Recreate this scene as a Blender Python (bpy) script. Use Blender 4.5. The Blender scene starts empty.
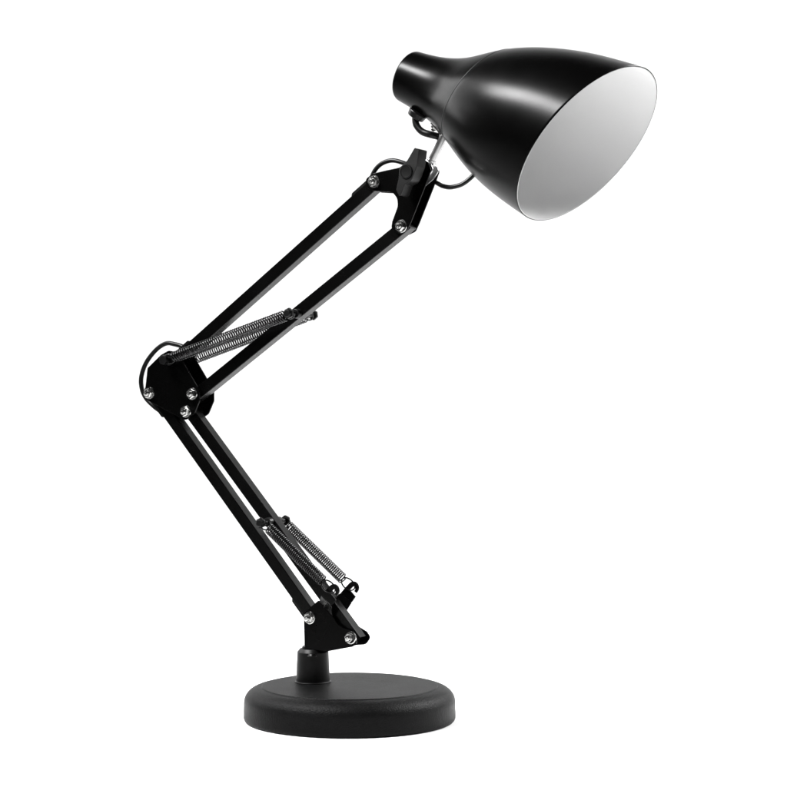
import bpy, bmesh, math, random
from mathutils import Vector, Matrix
random.seed(4)
MM = 0.001
scene = bpy.context.scene
COL = scene.collection
PI = math.pi

# ------------------------------------------------------------------ materials
def new_mat(name):
    m = bpy.data.materials.new(name); m.use_nodes = True
    nt = m.node_tree; b = nt.nodes['Principled BSDF']
    return m, nt, b

def paint(name, col, rough, spec, bump=0.0, scale=900.0, mottling=0.0, metallic=0.0, rvar=0.06, detail=4.0):
    """procedural surface: small roughness variation, optional grain bump"""
    m, nt, b = new_mat(name)
    b.inputs['Metallic'].default_value = metallic
    b.inputs['Specular IOR Level'].default_value = spec
    tc = nt.nodes.new('ShaderNodeTexCoord')
    n1 = nt.nodes.new('ShaderNodeTexNoise'); n1.inputs['Scale'].default_value = 45; n1.inputs['Detail'].default_value = 5
    nt.links.new(tc.outputs['Object'], n1.inputs['Vector'])
    mr = nt.nodes.new('ShaderNodeMapRange')
    mr.inputs['From Min'].default_value = .3; mr.inputs['From Max'].default_value = .7
    mr.inputs['To Min'].default_value = max(0, rough - rvar); mr.inputs['To Max'].default_value = rough + rvar
    nt.links.new(n1.outputs['Fac'], mr.inputs['Value']); nt.links.new(mr.outputs['Result'], b.inputs['Roughness'])
    mx = nt.nodes.new('ShaderNodeMix'); mx.data_type = 'RGBA'
    k = mottling
    mx.inputs['A'].default_value = tuple(c * (1 - k) for c in col) + (1,)
    mx.inputs['B'].default_value = tuple(c * (1 + k) for c in col) + (1,)
    nt.links.new(n1.outputs['Fac'], mx.inputs['Factor']); nt.links.new(mx.outputs['Result'], b.inputs['Base Color'])
    if bump:
        n2 = nt.nodes.new('ShaderNodeTexNoise'); n2.inputs['Scale'].default_value = scale; n2.inputs['Detail'].default_value = detail
        nt.links.new(tc.outputs['Object'], n2.inputs['Vector'])
        bp = nt.nodes.new('ShaderNodeBump'); bp.inputs['Strength'].default_value = bump; bp.inputs['Distance'].default_value = .0004
        nt.links.new(n2.outputs['Fac'], bp.inputs['Height']); nt.links.new(bp.outputs['Normal'], b.inputs['Normal'])
    return m

M = {
    'shade':  paint('black_satin_paint', (.0006, .0006, .0006), .255, .08, .07, 2200, .15, rvar=.015),
    'bar':    paint('black_powder_coat', (.0008, .0008, .0008), .26, .13, .08, 1800, .2, rvar=.03),
    'plate':  paint('black_pressed_steel', (.0008, .0008, .0008), .26, .06, 0, 1500, .2, rvar=.03),
    'base':   paint('black_grained_plastic', (.0024, .0024, .0025), .42, .08, .95, 1300, .1, detail=1, rvar=.015),
    'plastic':paint('black_moulded_plastic', (.002, .002, .002), .38, .17, .15, 1400, .2),
    'knob':   paint('black_matt_knob_plastic', (.003, .003, .003), .45, .2, .2, 1200, .15),
    'rod':    paint('brushed_zinc_rod', (.40, .40, .40), .3, .5, .08, 900, .08, metallic=1.0, rvar=.05),
    'bead':   paint('seam_highlight_paint', (.022, .022, .022), .5, .2, .1, 1500, .2),  # lighter black, the seam's highlight put into the colour
    'rubber': paint('black_cable_rubber', (.002, .002, .002), .36, .2, .05, 1200, .2),
    'spring': paint('dark_spring_steel', (.003, .003, .003), .2, .38, 0, 900, .2),
    'chrome': paint('bright_zinc_plating', (.52, .52, .51), .18, .5, .08, 900, .08, metallic=1.0, rvar=.05),
    'liner':  paint('pale_grey_reflector_paint', (.69, .69, .69), .7, .15, .03, 1500, .02),
    'edge':   paint('pale_grey_edge', (.5, .5, .5), .5, .3, 0, 900, .03),
    'paper':  paint('white_backdrop_paper', (.86, .86, .86), .9, .05, .05, 300, .01, rvar=.03),
}

# ------------------------------------------------------------------ mesh helpers (lamp frame: u along the arms, n depth, w up; mm)
U0 = 32.5                                   # the base stands this far along u from the stem

def V(u, n, w): return Vector(((u - U0) * MM, n * MM, w * MM))

def finish(name, bm, mat, parent, ang=17, bevel=0.0, seg=2, extra=None):
    bmesh.ops.remove_doubles(bm, verts=bm.verts, dist=1e-7)
    bmesh.ops.recalc_face_normals(bm, faces=bm.faces)
    if bevel:
        ed = [e for e in bm.edges if len(e.link_faces) == 2 and e.calc_face_angle(0) > math.radians(35)]
        bmesh.ops.bevel(bm, geom=ed, offset=bevel * MM, segments=seg, profile=.5, affect='EDGES', clamp_overlap=True)
    big = [f for f in bm.faces if len(f.verts) > 8]
    if big: bmesh.ops.triangulate(bm, faces=big, quad_method='BEAUTY', ngon_method='BEAUTY')
    for f in bm.faces: f.smooth = True
    for e in bm.edges:
        if len(e.link_faces) != 2: continue
        an = e.calc_face_angle(0); q = sorted(f.calc_area() for f in e.link_faces)
        if an > math.radians(ang) or (an > math.radians(3) and q[1] > 6 * q[0]): e.smooth = False
    me = bpy.data.meshes.new(name); bm.to_mesh(me); bm.free()
    me.materials.append(mat)
    if extra: me.materials.append(extra)
    o = bpy.data.objects.new(name, me); COL.objects.link(o)
    if parent: o.parent = parent
    return o

def add_prism(bm, poly, n0, n1):
    a = [bm.verts.new(V(u, n0, w)) for u, w in poly]
    b = [bm.verts.new(V(u, n1, w)) for u, w in poly]
    k = len(poly)
    bm.faces.new(a); bm.faces.new(b[::-1])
    for i in range(k):
        j = (i + 1) % k
        bm.faces.new((a[i], b[i], b[j], a[j]))

def round_poly(poly, r, seg=5):
    """round the corners of a plan outline; r one radius or one per corner"""
    out = []; k = len(poly)
    for i in range(k):
        p = Vector(poly[i]); a = Vector(poly[i - 1]); b = Vector(poly[(i + 1) % k])
        rr = r[i] if isinstance(r, (list, tuple)) else r
        d1 = (a - p); d2 = (b - p); l1, l2 = d1.length, d2.length
        d1.normalize(); d2.normalize()
        c = max(-1, min(1, d1.dot(d2))); th = math.acos(c)
        if rr <= 0 or th > 3.05: out.append(tuple(p)); continue
        t = min(rr / math.tan(th / 2), .45 * l1, .45 * l2)
        A = p + d1 * t; B = p + d2 * t
        for s in range(seg + 1):
            f = s / seg
            q = A * (1 - f) ** 2 + p * 2 * f * (1 - f) + B * f * f
            out.append(tuple(q))
    return out

def add_slab(bm, quad):
    """hexahedron from 4 top + 4 bottom points given as (u,n,w)"""
    v = [bm.verts.new(V(*p)) for p in quad]
    for f in ((0,1,2,3), (7,6,5,4), (0,4,5,1), (1,5,6,2), (2,6,7,3), (3,7,4,0)):
        bm.faces.new([v[i] for i in f])

def frame(d):
    d = d.normalized(); h = Vector((0, 0, 1)) if abs(d.z) < .9 else Vector((1, 0, 0))
    a = d.cross(h).normalized(); return a, d.cross(a)

def add_cyl(bm, p0, p1, r0, r1=None, seg=28, cap=True, twist=0.0):
    """cylinder or cone between two (u,n,w) points"""
    r1 = r0 if r1 is None else r1
    if seg > 6: seg = max(seg, 26)
    P0, P1 = V(*p0), V(*p1); a, b = frame(P1 - P0)
    A = []; B = []
    for i in range(seg):
        t = 2 * PI * i / seg + twist; d = a * math.cos(t) + b * math.sin(t)
        A.append(bm.verts.new(P0 + d * r0 * MM)); B.append(bm.verts.new(P1 + d * r1 * MM))
    for i in range(seg):
        j = (i + 1) % seg; bm.faces.new((A[i], A[j], B[j], B[i]))
    if cap: bm.faces.new(A[::-1]); bm.faces.new(B)

def add_lathe(bm, prof, u, n, seg=96):
    """turn (radius, height) pairs about the vertical at (u, n)"""
    rings = []
    for r, w in prof:
        if r < 1e-6: rings.append([bm.verts.new(V(u, n, w))]); continue
        rings.append([bm.verts.new(V(u + r * math.cos(2*PI*i/seg), n + r * math.sin(2*PI*i/seg), w)) for i in range(seg)])
    for A, B in zip(rings, rings[1:]):
        for i in range(seg):
            j = (i + 1) % seg
            if len(A) == 1: bm.faces.new((A[0], B[j], B[i]))
            elif len(B) == 1: bm.faces.new((A[i], A[j], B[0]))
            else: bm.faces.new((A[i], A[j], B[j], B[i]))

def add_tube(bm, pts, r, seg=10, cap=True):
    """pts: list of world Vectors already through V()"""
    n = len(pts); rings = []
    d = (pts[1] - pts[0]).normalized(); a, b = frame(d)
    for i in range(n):
        d2 = (pts[min(i + 1, n - 1)] - pts[max(i - 1, 0)]).normalized()
        q = d.rotation_difference(d2); a = q @ a; b = q @ b; d = d2
        rings.append([bm.verts.new(pts[i] + (a * math.cos(2*PI*k/seg) + b * math.sin(2*PI*k/seg)) * r * MM) for k in range(seg)])
    for A, B in zip(rings, rings[1:]):
        for k in range(seg):
            j = (k + 1) % seg; bm.faces.new((A[k], A[j], B[j], B[k]))
    if cap: bm.faces.new(rings[0][::-1]); bm.faces.new(rings[-1])

def spline(ctrl, per=14):
    """Catmull-Rom through (u,n,w) control points"""
    P = [V(*c) for c in ctrl]; P = [P[0] * 2 - P[1]] + P + [P[-1] * 2 - P[-2]]
    out = []
    for i in range(1, len(P) - 2):
        for s in range(per):
            t = s / per; p0, p1, p2, p3 = P[i-1:i+3]
            out.append(.5 * ((2*p1) + (p2-p0)*t + (2*p0-5*p1+4*p2-p3)*t*t + (3*p1-p0-3*p2+p3)*t**3))
    out.append(P[-2]); return out

# ------------------------------------------------------------------ the lamp
lamp = bpy.data.objects.new('desk_lamp', None); COL.objects.link(lamp)
AZ = math.radians(30)
stem_x = -60.78
lamp.location = ((stem_x + U0 * math.cos(AZ)) * MM, -U0 * math.sin(AZ) * MM, 0)
lamp.rotation_euler = (0, 0, -AZ)
lamp['label'] = 'black spring-balanced desk lamp on a round base, its bell shade tilted to the right'
lamp['category'] = 'desk lamp'

# --- base: weighted disc with a wide rounded shoulder and a flat top panel
bm = bmesh.new()
prof = [(0, .6), (75, .6), (76.5, 0), (77.6, .25), (78.4, 1.1), (78.8, 2.4), (78.9, 4), (78.9, 9), (78.85, 13.6)]
for i in range(1, 15):
    t = math.radians(80) * i / 14
    prof.append((64.2 + 14.65 * math.cos(t) ** .86, 13.6 + 11.65 * math.sin(t) ** .98))
prof += [(66.2, 25.12), (65.8, 25.2), (65.5, 25.62), (65.1, 25.8), (60, 25.82), (40, 25.82), (0, 25.82)]
add_lathe(bm, prof, U0, 0, 160)
base = finish('base', bm, M['base'], lamp, ang=38)

# --- stem collar on the base
bm = bmesh.new()
add_lathe(bm, [(0, 25.6), (13.8, 25.6), (13.85, 26.3), (13.5, 26.6), (12.9, 26.7), (12.75, 27.2), (12.3, 40), (11.85, 48.6), (11.65, 49.0), (9.9, 51.2), (9.5, 51.4), (0, 51.5)], 0, 0, 64)
# front lip of the swivel slot
add_lathe(bm, [(0, 46.4), (3.4, 46.4), (3.5, 47.4), (2.6, 48.6), (0, 48.8)], 5.4, -9.6, 24)
collar = finish('stem_collar', bm, M['plastic'], lamp, ang=30)
bm = bmesh.new()
add_cyl(bm, (0, 0, 51.3), (0, 0, 62), 6.5, seg=32)
add_cyl(bm, (0, 0, 51.3), (0, 0, 53), 8.2, seg=32)
finish('swivel_post', bm, M['plate'], lamp, bevel=.3)

# --- bolts: zinc washer, hex nut and thread end, with a shaft through to a dome on the far side
def bolt(u, w, n_face, n_far, parent, rot=0.0):
    bm = bmesh.new(); n = -n_face
    add_lathe_n(bm, [(0, 0), (4.75, 0), (4.8, .3), (4.6, .8), (3.9, .9)], u, w, n)
    k = 6; R = 4.05                                # hex nut with a chamfered crown
    for a, b2 in (((R, .7), (R, 3.0)), ((R, 3.0), (R * .86, 3.7))):
        add_hex(bm, u, w, n, a, b2, rot)
    add_hex_cap(bm, u, w, n, R * .86, 3.7, rot)
    add_lathe_n(bm, [(2.35, 3.6), (2.3, 4.9), (1.9, 5.4), (1.0, 5.6), (.9, 5.3), (0, 5.2)], u, w, n, 20)
    add_cyl(bm, (u, n, w), (u, n_far, w), 2.4, seg=16)
    add_lathe_n(bm, [(4.4, -(n_far - n) ), (4.3, -(n_far - n) - 1.2), (3.2, -(n_far - n) - 2.4), (0, -(n_far - n) - 2.9)], u, w, n, 24)
    return finish('bolt', bm, M['chrome'], parent, ang=28)

def add_lathe_n(bm, prof, u, w, n, seg=32):
    seg = max(seg, 28)
    """turn (radius, height towards the near side) about an axis along n"""
    rings = []
    for r, h in prof:
        if r < 1e-6: rings.append([bm.verts.new(V(u, n - h, w))]); continue
        rings.append([bm.verts.new(V(u + r*math.cos(2*PI*i/seg), n - h, w + r*math.sin(2*PI*i/seg))) for i in range(seg)])
    for A, B in zip(rings, rings[1:]):
        for i in range(seg):
            j = (i + 1) % seg
            if len(A) == 1 and len(B) == 1: continue
            if len(A) == 1: bm.faces.new((A[0], B[j], B[i]))
            elif len(B) == 1: bm.faces.new((A[i], A[j], B[0]))
            else: bm.faces.new((A[i], A[j], B[j], B[i]))

def hexpts(bm, u, w, n, r, h, rot):
    return [bm.verts.new(V(u + r*math.cos(rot + PI*i/3), n - h, w + r*math.sin(rot + PI*i/3))) for i in range(6)]
def add_hex(bm, u, w, n, a, b, rot):
    A = hexpts(bm, u, w, n, a[0], a[1], rot); B = hexpts(bm, u, w, n, b[0], b[1], rot)
    for i in range(6): bm.faces.new((A[i], A[(i+1) % 6], B[(i+1) % 6], B[i]))
def add_hex_cap(bm, u, w, n, r, h, rot):
    bm.faces.new(hexpts(bm, u, w, n, r, h, rot))

# pivots (u, w)
E1, E2, E3, P = (-146.4, 244.0), (-104.7, 243.4), (-110.7, 229.6), (-127.6, 267.8)
B1, B2 = (2.2, 75.0), (38.2, 62.4)
H1, H2 = (57.7, 399.4), (80.8, 365.6)

# --- bottom bracket: two pressed plates with bent-out spring hooks
br = round_poly([(9.4, 88.5), (22.4, 76.9), (26.9, 71.5), (32.4, 68.5), (39.1, 67.5), (42.9, 63.3), (42.3, 58.4), (39.1, 55.7), (16.2, 50.6), (4.6, 51.4), (-2.9, 53.3), (-3.5, 73.5), (-3.9, 78.3)],
                [1, 5, 8, 8, 3, 4, 4, 3, 3, 3, 2, 3, 3])
brf = round_poly([(8, 84), (15.6, 91.0), (26.2, 79.6), (35.2, 69.6), (43.2, 65.8), (46.6, 61.6), (42.3, 56.0), (35, 55.2), (16.2, 50.6), (4.6, 51.4), (-2.9, 53.3), (-3.5, 73.5)], [3, 1, 1, 5, 4, 5, 5, 4, 3, 3, 2, 3])
hook_poly = [(17.4, 93.0), (20.8, 96.6), (24.9, 100.6), (26.4, 101.6), (28.0, 102.1), (29.6, 102.0), (31.0, 101.3), (32.2, 100.2), (32.8, 98.8), (33.1, 97.2), (32.8, 95.7), (31.2, 93.4), (29.1, 94.8), (30.0, 96.0), (30.2, 97.1), (29.9, 98.0), (29.3, 98.4), (28.3, 98.2), (27.5, 97.6), (25.1, 95.4), (30.2, 90.5), (26.6, 86.0)]
for sgn in (-1, 1):
    bm = bmesh.new(); t = 1.6
    n0, n1 = (-7.6, -6.0) if sgn < 0 else (6.0, 7.6)
    add_prism(bm, br if sgn < 0 else brf, n0, n1)
    if sgn < 0:                                      # web that joins the plates under the post
        add_prism(bm, [(-2.5, 53.6), (4.6, 51.7), (16, 50.9), (16, 53.2), (5, 54), (-2.5, 56)], -5.99, 5.99)
    pl = finish('bracket_plate', bm, M['plate'], lamp, bevel=.35)
    bm = bmesh.new()
    off = -2.2 if sgn < 0 else 0
    hp = [(u + off, w) for u, w in hook_poly]
    h0, h1 = (-12.9, -11.3) if sgn < 0 else (11.5, 13.1)
    add_prism(bm, hp, h0, h1)
    if sgn < 0: ins, outs = [(10.2, 87.7), (21.9, 77.3)], [(17.4 + off, 93.0), (26.0 + off, 85.35)]
    else: ins, outs = [(15.0, 90.6), (25.2, 79.8)], [(17.3, 92.8), (26.5, 85.7)]
    a, b = n0 + .2, n1 - .2
    add_slab(bm, [(*ins[0][:1], a, ins[0][1]), (ins[1][0], a, ins[1][1]), (outs[1][0], h0 + .1, outs[1][1]), (outs[0][0], h0 + .1, outs[0][1]),
                  (ins[0][0], b, ins[0][1]), (ins[1][0], b, ins[1][1]), (outs[1][0], h1 - .1, outs[1][1]), (outs[0][0], h1 - .1, outs[0][1])])
    finish('spring_hook', bm, M['bar'], pl, bevel=.25)
    if sgn < 0:
        bolt(*B1, 7.6, 7.7, pl, .3); bolt(*B2, 7.6, 7.7, pl, .8)

# --- square tube arms with moulded end caps
def bar(a, b, ext_a=6, ext_b=6, wd=9.3, th=9.0, caps=(1, 1), cl=23.0, side=1):
    A, B = Vector(a), Vector(b); d = (B - A).normalized(); p = Vector((-d.y, d.x)); h = wd / 2
    bm = bmesh.new()
    q = [A - d*ext_a + p*h, B + d*ext_b + p*h, B + d*ext_b - p*h, A - d*ext_a - p*h]
    add_prism(bm, [tuple(x) for x in q], -th/2, th/2)
    o = finish('arm_bar', bm, M['bar'], lamp, bevel=.55, seg=3)
    for on, C, s in ((caps[0], A, 1), (caps[1], B, -1)):
        if not on: continue
        bm = bmesh.new(); e = d * s; o_, i_ = side * (h + 1.7), -side * (h - .6); poly = []
        mid, rad = (o_ + i_) / 2, abs(o_ - i_) / 2
        for i in range(13):                          # rounded nose round the pivot
            t = PI/2 + PI * i / 12
            poly.append(C + e*(math.cos(t)*rad*1.05) + p*(mid + side*math.sin(t)*rad))
        poly += [C + e*cl + p*i_, C + e*cl + p*side*h, C + e*(cl-2) + p*o_]
        add_prism(bm, [tuple(x) for x in poly], -th/2 + .25, th/2 - .25)
        finish('end_fitting', bm, M['plastic'], o, bevel=.35)
    return o
low_left = bar((-147.6, 244.0), (1.4, 75.4), wd=9.2, side=-1, cl=21.5)
low_right = bar((-112.6, 229.6), (38.0, 62.8), wd=9.2, caps=(0, 0), ext_b=4)
up_top = bar(P, H1, wd=9.4)
up_bottom = bar(E2, H2, wd=9.4, caps=(0, 0), ext_b=4.5)

# --- elbow plates
el = round_poly([(-150.6, 249.0), (-148.6, 263.9), (-135.4, 274.2), (-128, 277.5), (-119.3, 276.2), (-114.9, 269.5), (-98.2, 246.1), (-98.2, 237.7), (-103.3, 227.6), (-112.1, 222.6), (-122.3, 227.3), (-142.3, 235.7), (-150.8, 239.1), (-153.0, 244.0)],
                [3, 2, 3, 6, 4, 3, 3, 3, 5, 5, 3, 3, 4, 3])
for sgn in (-1, 1):
    bm = bmesh.new()
    add_prism(bm, el, *((-10.2, -8.7) if sgn < 0 else (8.7, 10.2)))
    pl = finish('elbow_plate', bm, M['plate'], lamp, bevel=.3)
    bm = bmesh.new()                                 # black peg that carries the spring end
    s = sgn
    add_cyl(bm, (-126.2, s*10.0, 270.0), (-126.2, s*17.6, 270.0), 2.2, seg=20)
    add_cyl(bm, (-126.2, s*17.4, 270.0), (-126.2, s*20.2, 270.0), 4.0, 3.5, seg=24)
    add_cyl(bm, (-126.2, s*10.1, 270.0), (-126.2, s*12.0, 270.0), 4.2, seg=24)
    finish('spring_peg', bm, M['plastic'], pl, bevel=.4)
    if sgn < 0:
        for (pu, pw), r in ((E1, .1), (E2, .6), (E3, .35)): bolt(pu, pw, 10.2, 10.3, pl, r)
        for pu, pw in (E1, E2, E3, P):               # spacer sleeves between the plates
            bm = bmesh.new(); add_cyl(bm, (pu, -8.65, pw), (pu, 8.65, pw), 3.0, seg=20)
            finish('spacer', bm, M['plastic'], pl)

# --- cross pins through the bars for the free spring ends
def spring_pin(u, w, parent):
    bm = bmesh.new()
    add_cyl(bm, (u, -16.5, w), (u, 16.5, w), 1.9, seg=18)
    for s in (-1, 1):
        add_cyl(bm, (u, s*4.6, w), (u, s*9.0, w), 3.9, 3.4, seg=22)
        add_cyl(bm, (u, s*16.0, w), (u, s*18.2, w), 4.2, 4.2, seg=6, twist=.4)
        add_cyl(bm, (u, s*18.2, w), (u, s*20.0, w), 3.3, 2.4, seg=20)
    return finish('spring_pin', bm, M['plastic'], parent, bevel=.4)
PU, PL = (-10.6, 303.8), (-36.0, 145.6)
spring_pin(*PU, up_bottom); spring_pin(*PL, low_right)

# --- tension springs
def spring(a, b, n_a, n_b, lead_a, lead_b, R, turns, wire=.6):
    """coil between (u,w) points a and b; leads are the straight/hooked ends"""
    A, B = Vector((a[0], n_a, a[1])), Vector((b[0], n_b, b[1]))
    d = (B - A).normalized(); L = (B - A).length
    p = Vector((0, 1, 0)); p = (p - d * p.dot(d)).normalized(); q = d.cross(p)
    bm = bmesh.new(); pts = []
    s0, s1 = lead_a, L - lead_b; N = int(turns * 14)
    for i in range(N + 1):
        f = i / N; t = 2 * PI * turns * f; c = A + d * (s0 + (s1 - s0) * f) + (p * math.cos(t) + q * math.sin(t)) * R
        pts.append(V(*c))
    add_tube(bm, pts, wire, 6)
    for C, e, ln, ang in ((A, d, lead_a, 0), (B, -d, lead_b, 2 * PI * turns)):   # full wire loop at each end
        r = ln * .5 + 1.0; cc = C + e * (ln - r + .4); h = (q * .8 + p * .6).normalized(); loop = []
        for i in range(37):
            t = 2 * PI * i / 36
            loop.append(V(*(cc + e * math.cos(t) * r + h * math.sin(t) * min(r, R))))
        add_tube(bm, loop, wire, 6)
    return finish('spring', bm, M['spring'], lamp, ang=80)
HK = (27.2, 97.0)
spring(PL, (HK[0] - 2.2, HK[1]), -13.6, -12.1, 6.5, 10.5, 3.8, 36)
spring(PL, HK, 13.6, 12.3, 6.5, 10.5, 3.8, 36)
spring(PU, (-126.2, 270.0), -13.4, -14.6, 6.0, 7.0, 4.0, 51)
spring(PU, (-126.2, 270.0), 13.4, 14.6, 6.0, 7.0, 4.0, 51)

# --- head fork
fk = [(50.2, 401.9), (56.6, 405.6), (66.5, 407.0), (79.2, 408.6), (86.7, 413.2), (95.9, 414.4), (102.5, 411.1), (105.4, 405.1), (100.5, 393.8), (88.8, 368.6), (85.5, 362.4), (78.3, 359.6), (72.0, 364.0), (72.9, 369.4), (77.7, 380.5), (77.1, 386.0), (73.2, 390.8), (65.4, 391.7), (55.8, 392.7), (50.6, 396.0)]
fkr = round_poly(fk, [4, 4, 10, 6, 4, 5, 4, 3, 20, 10, 4, 5, 4, 6, 8, 6, 6, 8, 4, 4])
for sgn in (-1, 1):
    bm = bmesh.new()
    add_prism(bm, fkr, *((-6.8, -5.4) if sgn < 0 else (5.4, 6.8)))
    pl = finish('fork_plate', bm, M['plate'], lamp, bevel=.3)
    if sgn < 0: bolt(*H1, 6.8, 6.9, pl, .2); bolt(*H2, 6.8, 6.9, pl, .7)

# --- wing knob on the head pivot
bm = bmesh.new()
kb = round_poly([(88.0, 406.0), (94.5, 410.8), (100.6, 419.6), (104.4, 418.6), (102.7, 406.4), (97.8, 395.9), (92.8, 394.0), (88.4, 384.6), (85.4, 390.1), (87.4, 397.9)],
                [3, 3, 1, 1, 6, 5, 1.5, 1.5, 2, 3])
add_prism(bm, kb, -22.6, -10.6)
add_cyl(bm, (93.6, -11, 402.9), (93.6, -6.6, 402.9), 5.0, seg=28)
knob = finish('wing_knob', bm, M['knob'], lamp, bevel=.5)
bm = bmesh.new()
add_lathe_n(bm, [(5.2, -1), (5.2, .7), (4.9, 1.0), (4.2, 1.0), (4.0, .7), (2.2, .55), (0, .55)], 93.8, 403.1, -22.6, 36)
finish('boss', bm, M['plastic'], knob)

# --- chrome clevis and swivel rod carrying the shade
bm = bmesh.new()
cl = round_poly([(88.5, 404), (93, 410.4), (99.5, 413.4), (104.2, 410.0), (105.9, 405.4), (101.6, 399.6), (94, 394.2), (88.6, 397)], [3, 3, 2, 2, 3, 3, 3, 3])
add_prism(bm, cl, -4.9, -3.5); add_prism(bm, cl, 3.5, 4.9)
add_prism(bm, round_poly([(95.5, 409.5), (101.5, 413.6), (105.6, 409), (99.6, 404)], .8), -3.4, 3.4)
add_cyl(bm, (94, -5.3, 403), (94, 5.3, 403), 3.2, seg=20)
clevis = finish('clevis', bm, M['rod'], lamp, bevel=.3)
bm = bmesh.new()
add_cyl(bm, (101.0, 0, 411.6), (112.7, 0, 431.2), 3.35, seg=28)
add_cyl(bm, (101.0, 0, 411.6), (102.2, 0, 413.6), 3.9, seg=28)
finish('swivel_rod', bm, M['rod'], lamp, bevel=.25)

# --- shade: bent bell of round sections (centre u, centre w, radius), each with its own tilt
SH = [(83.34, 475.7, 19.12), (88.86, 473.26, 19.77), (94.47, 470.84, 20.53), (100.25, 468.47, 21.54), (106.22, 466.16, 22.88), (112.3, 464.01, 24.61), (118.37, 462.09, 26.75), (124.31, 460.48, 29.33), (130.11, 459.1, 32.3), (135.88, 457.71, 35.51), (141.7, 456.09, 38.81), (147.66, 454.05, 42.07), (153.72, 451.62, 45.22), (159.81, 448.92, 48.21), (165.86, 446.07, 50.97), (171.82, 443.17, 53.47), (177.67, 440.27, 55.67), (183.48, 437.36, 57.61), (189.28, 434.41, 59.28), (195.15, 431.41, 60.72), (201.11, 428.36, 61.93), (207.18, 425.25, 62.96), (213.32, 422.11, 63.85), (219.51, 418.93, 64.65), (225.72, 415.75, 65.4)]
EL = [-25.2, -26.9, -28.5, -30., -31.5, -32.8, -34.1, -35.2, -36.3, -37.2, -38.1, -38.9, -39.6, -40.1, -40.6, -41., -41.3, -41.5, -41.6, -41.6, -41.6, -41.4, -41.1, -40.7, -40.3]
def sec(t):
    """section at t in 0..1 -> centre, radius, axis, n-swing"""
    x = max(0, min(1, t)) * 24; i = min(23, int(x)); f = x - i
    i0, i3 = max(0, i - 1), min(24, i + 2)
    def cr(a, b, c, d): return .5*((2*b) + (c-a)*f + (2*a-5*b+4*c-d)*f*f + (3*b-a-3*c+d)*f**3)
    u, w, r = (cr(SH[i0][k], SH[i][k], SH[i+1][k], SH[i3][k]) for k in range(3))
    el = math.radians(EL[i] + (EL[i+1] - EL[i]) * f); sw = math.radians(32.2 + 2.45 * t) - AZ
    ax = Vector((math.cos(el)*math.cos(sw), -math.cos(el)*math.sin(sw), math.sin(el)))
    return Vector((u, 0, w)), r, ax
def ring(bm, c, r, ax, seg=128):
    a = ax.cross(Vector((0, 0, 1))).normalized(); b = ax.cross(a)
    return [bm.verts.new(V(*(c + (a*math.cos(2*PI*i/seg) + b*math.sin(2*PI*i/seg)) * r))) for i in range(seg)]
def loft(bm, rings, mat=None):
    for k, (A, B) in enumerate(zip(rings, rings[1:])):
        n = len(A)
        for i in range(n):
            f = bm.faces.new((A[i], A[(i+1) % n], B[(i+1) % n], B[i]))
            if mat: f.material_index = mat[k]
TS = .438
bm = bmesh.new()
# bell from the seam to the mouth, skin outside, rolled rim
RG = []
c, r, ax = sec(TS); RG.append(ring(bm, c - ax*.1, r - .9, ax)); RG.append(ring(bm, c - ax*.1, r - .1, ax))
for k in range(1, 49):
    c, r, ax = sec(TS + (1 - TS) * k / 48); RG.append(ring(bm, c, r + .1, ax))
c, r, ax = sec(1)
RG.append(ring(bm, c + ax*.25, r - .05, ax)); RG.append(ring(bm, c + ax*.35, r - .35, ax)); RG.append(ring(bm, c + ax*.2, r - .6, ax))
loft(bm, RG)
shade = finish('shade', bm, M['shade'], lamp, ang=40)
# rolled seam bead, its paint lightened to stand in for the seam's highlight
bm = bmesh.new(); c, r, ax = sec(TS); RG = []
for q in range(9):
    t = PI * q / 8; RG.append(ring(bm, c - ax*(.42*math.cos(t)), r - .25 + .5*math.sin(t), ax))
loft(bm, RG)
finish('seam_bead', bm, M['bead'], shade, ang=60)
# neck sleeve from the closed back end to the seam
bm = bmesh.new(); RG = []
c, r, ax = sec(0)
RG.append(ring(bm, c - ax*1.4, 9.5, ax)); RG.append(ring(bm, c - ax*1.4, r - 3.2, ax)); RG.append(ring(bm, c - ax*1.1, r - 1.6, ax)); RG.append(ring(bm, c - ax*.3, r - .35, ax))
for k in range(0, 33):
    c, r, ax = sec(TS * k / 32)
    c = c + ax * (.5 if k == 0 else 0); RG.append(ring(bm, c, r, ax))
c, r, ax = sec(TS); RG.append(ring(bm, c + ax*.1, r - .8, ax))
loft(bm, RG)
bm.faces.new(RG[0])
neck = finish('shade_neck', bm, M['shade'], shade, ang=40)
# pale reflector lining and the thin pale grey rim
bm = bmesh.new(); RG = []
for k in range(0, 41):
    t = .30 + .70 * k / 40; c, r, ax = sec(t)
    RG.append(ring(bm, c + (ax*.1 if k == 40 else ax*0), r - 1.1, ax))
loft(bm, RG); bm.faces.new(RG[0])
finish('reflector_lining', bm, M['liner'], shade, ang=50)
bm = bmesh.new(); c, r, ax = sec(1)
loft(bm, [ring(bm, c + ax*q, r + e, ax) for q, e in ((.12, -1.12), (.36, -1.0), (.4, -.8), (.34, -.62), (.15, -.58))])
finish('rim', bm, M['edge'], shade, ang=60)

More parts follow.
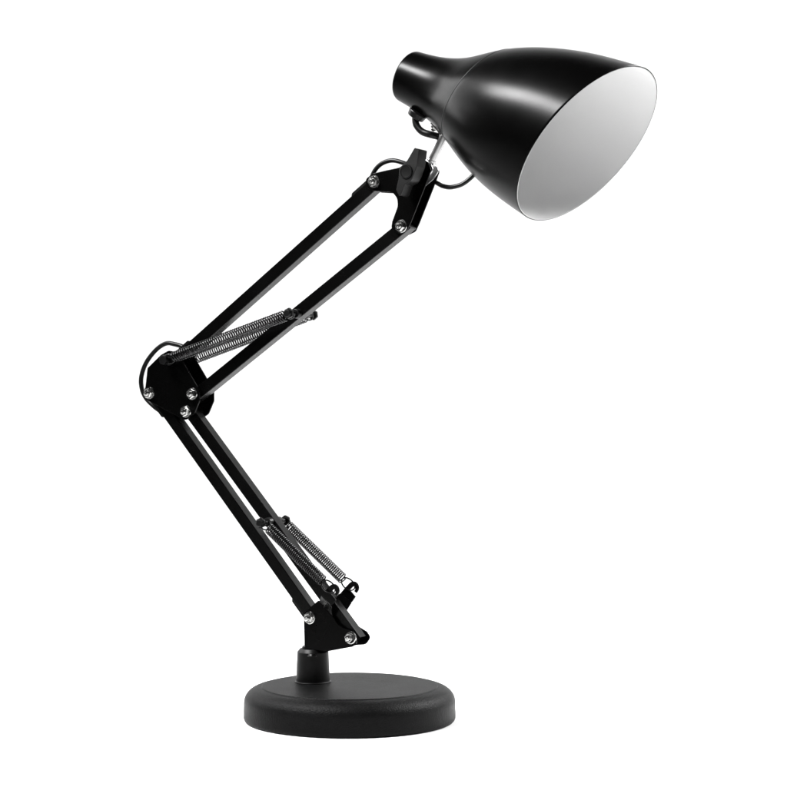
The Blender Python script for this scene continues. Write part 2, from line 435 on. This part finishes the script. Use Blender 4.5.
# lamp holder and frosted bulb deep inside the neck of the shade
c0 = sec(.31)[0]; dv = (sec(1)[0] - c0).normalized()
def P3(k): q = c0 + dv * k; return tuple(q)
bm = bmesh.new()
add_cyl(bm, P3(-1), P3(17), 15, 14.2, seg=40); add_cyl(bm, P3(17), P3(21), 14.2, 12.4, seg=40)
holder = finish('bulb_holder', bm, M['plastic'], shade, bevel=.5)
bm = bmesh.new(); RG = []
for k, r in ((20, 10.5), (24, 11.2), (28, 13.4), (32, 16.4)): RG.append(ring(bm, c0 + dv*k, r, dv, 48))
for i in range(1, 15):
    t = math.radians(118) * (1 - i / 14); RG.append(ring(bm, c0 + dv*(40 + 19.5*math.cos(t)), max(.3, 19.5*math.sin(t)), dv, 48))
loft(bm, RG); bm.faces.new(RG[-1])
finish('bulb', bm, M['edge'], shade, ang=60)

# lug and nut that fix the rod to the shade, the grommet, and the cables
bm = bmesh.new()
add_slab(bm, [(103.8, -5.2, 439.3), (112.4, -5.2, 429.6), (113.4, -5.2, 430.6), (104.9, -5.2, 440.0), (103.8, 3.5, 439.3), (112.4, 3.5, 429.6), (113.4, 3.5, 430.6), (104.9, 3.5, 440.0)])
add_cyl(bm, (106.6, -1.5, 437.0), (104.6, -1.5, 435.3), 2.9, seg=6); add_cyl(bm, (104.8, -1.5, 435.5), (103.6, -1.5, 434.4), 1.6, seg=16)
finish('shade_lug', bm, M['chrome'], shade, bevel=.25)
bm = bmesh.new()
add_cyl(bm, (95.4, -7.5, 447.4), (92.6, -7.5, 443.6), 7.2, 6.2, seg=30)
finish('cable_grommet', bm, M['rubber'], shade, bevel=.7)

def cable(ctrl, r):
    bm = bmesh.new(); add_tube(bm, spline(ctrl), r, 14)
    return finish('power_cable', bm, M['rubber'], lamp, ang=60)
cable([(-108, 0, 273), (-115, 0, 277.8), (-121.5, 0, 280.6), (-129, 0, 282.6), (-137.9, 0, 283.4), (-147.6, 0, 278.6), (-157.4, 0, 268.6), (-162.3, 0, 257.4), (-161.9, 0, 248.0), (-157.8, 0, 240.2), (-150.3, 0, 233.9), (-143.8, 0, 230.0), (-136, 0, 226)], 1.85)
cable([(46, 1.5, 394.5), (49.3, 1.5, 401.0), (53.2, 1.5, 408.6), (59.5, 1.5, 413.6), (68.9, 1.5, 415.2), (79.9, 2, 411.9), (88, 8.4, 407), (96.0, 10.5, 400.6), (103.5, 8, 396.6), (109.0, 6, 394.3), (116, 5, 393.2), (124.6, 6, 395.2), (131.5, 9, 401.2), (134.55, 11.9, 407.2)], 1.7)
cable([(111.0, 3.5, 430.6), (108.2, -.5, 430.0), (104.7, -6.2, 430.8), (98.4, -7.2, 433.2), (94.2, -7.5, 437.6), (92.9, -7.5, 442.2), (93.6, -7.5, 446)], 2.5)

# ------------------------------------------------------------------ seamless white paper sweep
bm = bmesh.new()
prof = [(-1.5, 0)] + [(1.0, 0)]
for i in range(1, 17):
    t = PI/2 * i / 16; prof.append((1.0 + .7*math.sin(t), .7 - .7*math.cos(t)))
prof.append((1.7, 3.0))
L = [bm.verts.new((-2.4, y, z)) for y, z in prof]; R_ = [bm.verts.new((2.4, y, z)) for y, z in prof]
for i in range(len(prof) - 1): bm.faces.new((L[i], R_[i], R_[i+1], L[i+1]))
sweep = finish('ground', bm, M['paper'], None, ang=80)
sweep['kind'] = 'structure'; sweep['label'] = 'seamless white studio sweep under and behind the lamp'

# ------------------------------------------------------------------ studio lights
def area(name, loc, target, sx, sy, power, spread=180):
    d = bpy.data.lights.new(name, 'AREA'); d.shape = 'RECTANGLE'; d.size = sx; d.size_y = sy; d.energy = power
    d.spread = math.radians(spread)
    o = bpy.data.objects.new(name, d); COL.objects.link(o); o.location = loc
    o.rotation_euler = (Vector(target) - Vector(loc)).to_track_quat('-Z', 'Y').to_euler()
    return o
def at(az, el, dist, c=(.03, -.08, .40)):
    a, e = math.radians(az), math.radians(el)
    return (c[0] + dist*math.sin(a)*math.cos(e), c[1] - dist*math.cos(a)*math.cos(e), c[2] + dist*math.sin(e))
area('key_softbox', at(-67, 45, 1.25), (.10, -.08, .38), .85, .26, 10, 64)
area('right_fill', (1.75, .60, 1.42), (.12, .0, 0), 1.0, .8, 30, 110)  # added fill, whitens the floor and clears the base's shadow
area('rear_left_softbox', (-1.9, .95, 1.5), (.2, .9, .1), 1.3, 1.3, 14)
for sx in (-1, 1):
    area('backdrop_fill', (sx * 1.35, .75, 1.15), (-sx * .25, 1.7, .80), .5, 1.2, 16.5)  # unseen pair added to wash the backdrop to white

w = bpy.data.worlds.new('World'); scene.world = w; w.use_nodes = True
bg = w.node_tree.nodes['Background']; bg.inputs['Color'].default_value = (1, 1, 1, 1); bg.inputs['Strength'].default_value = .02

# ------------------------------------------------------------------ camera
cd = bpy.data.cameras.new('camera'); cam = bpy.data.objects.new('camera', cd); COL.objects.link(cam)
cam.location = (0, -1.39977, .238656); cam.rotation_euler = (PI/2, 0, 0)
cd.sensor_width = 36; cd.lens = 36 * 1854.0 / 787.0
cd.shift_y = 6.5 / 787.0
cd.clip_start = .05; cd.clip_end = 50
scene.camera = cam
scene.view_settings.view_transform = 'Standard'; scene.view_settings.look = 'None'
scene.view_settings.exposure = 0; scene.view_settings.gamma = 1
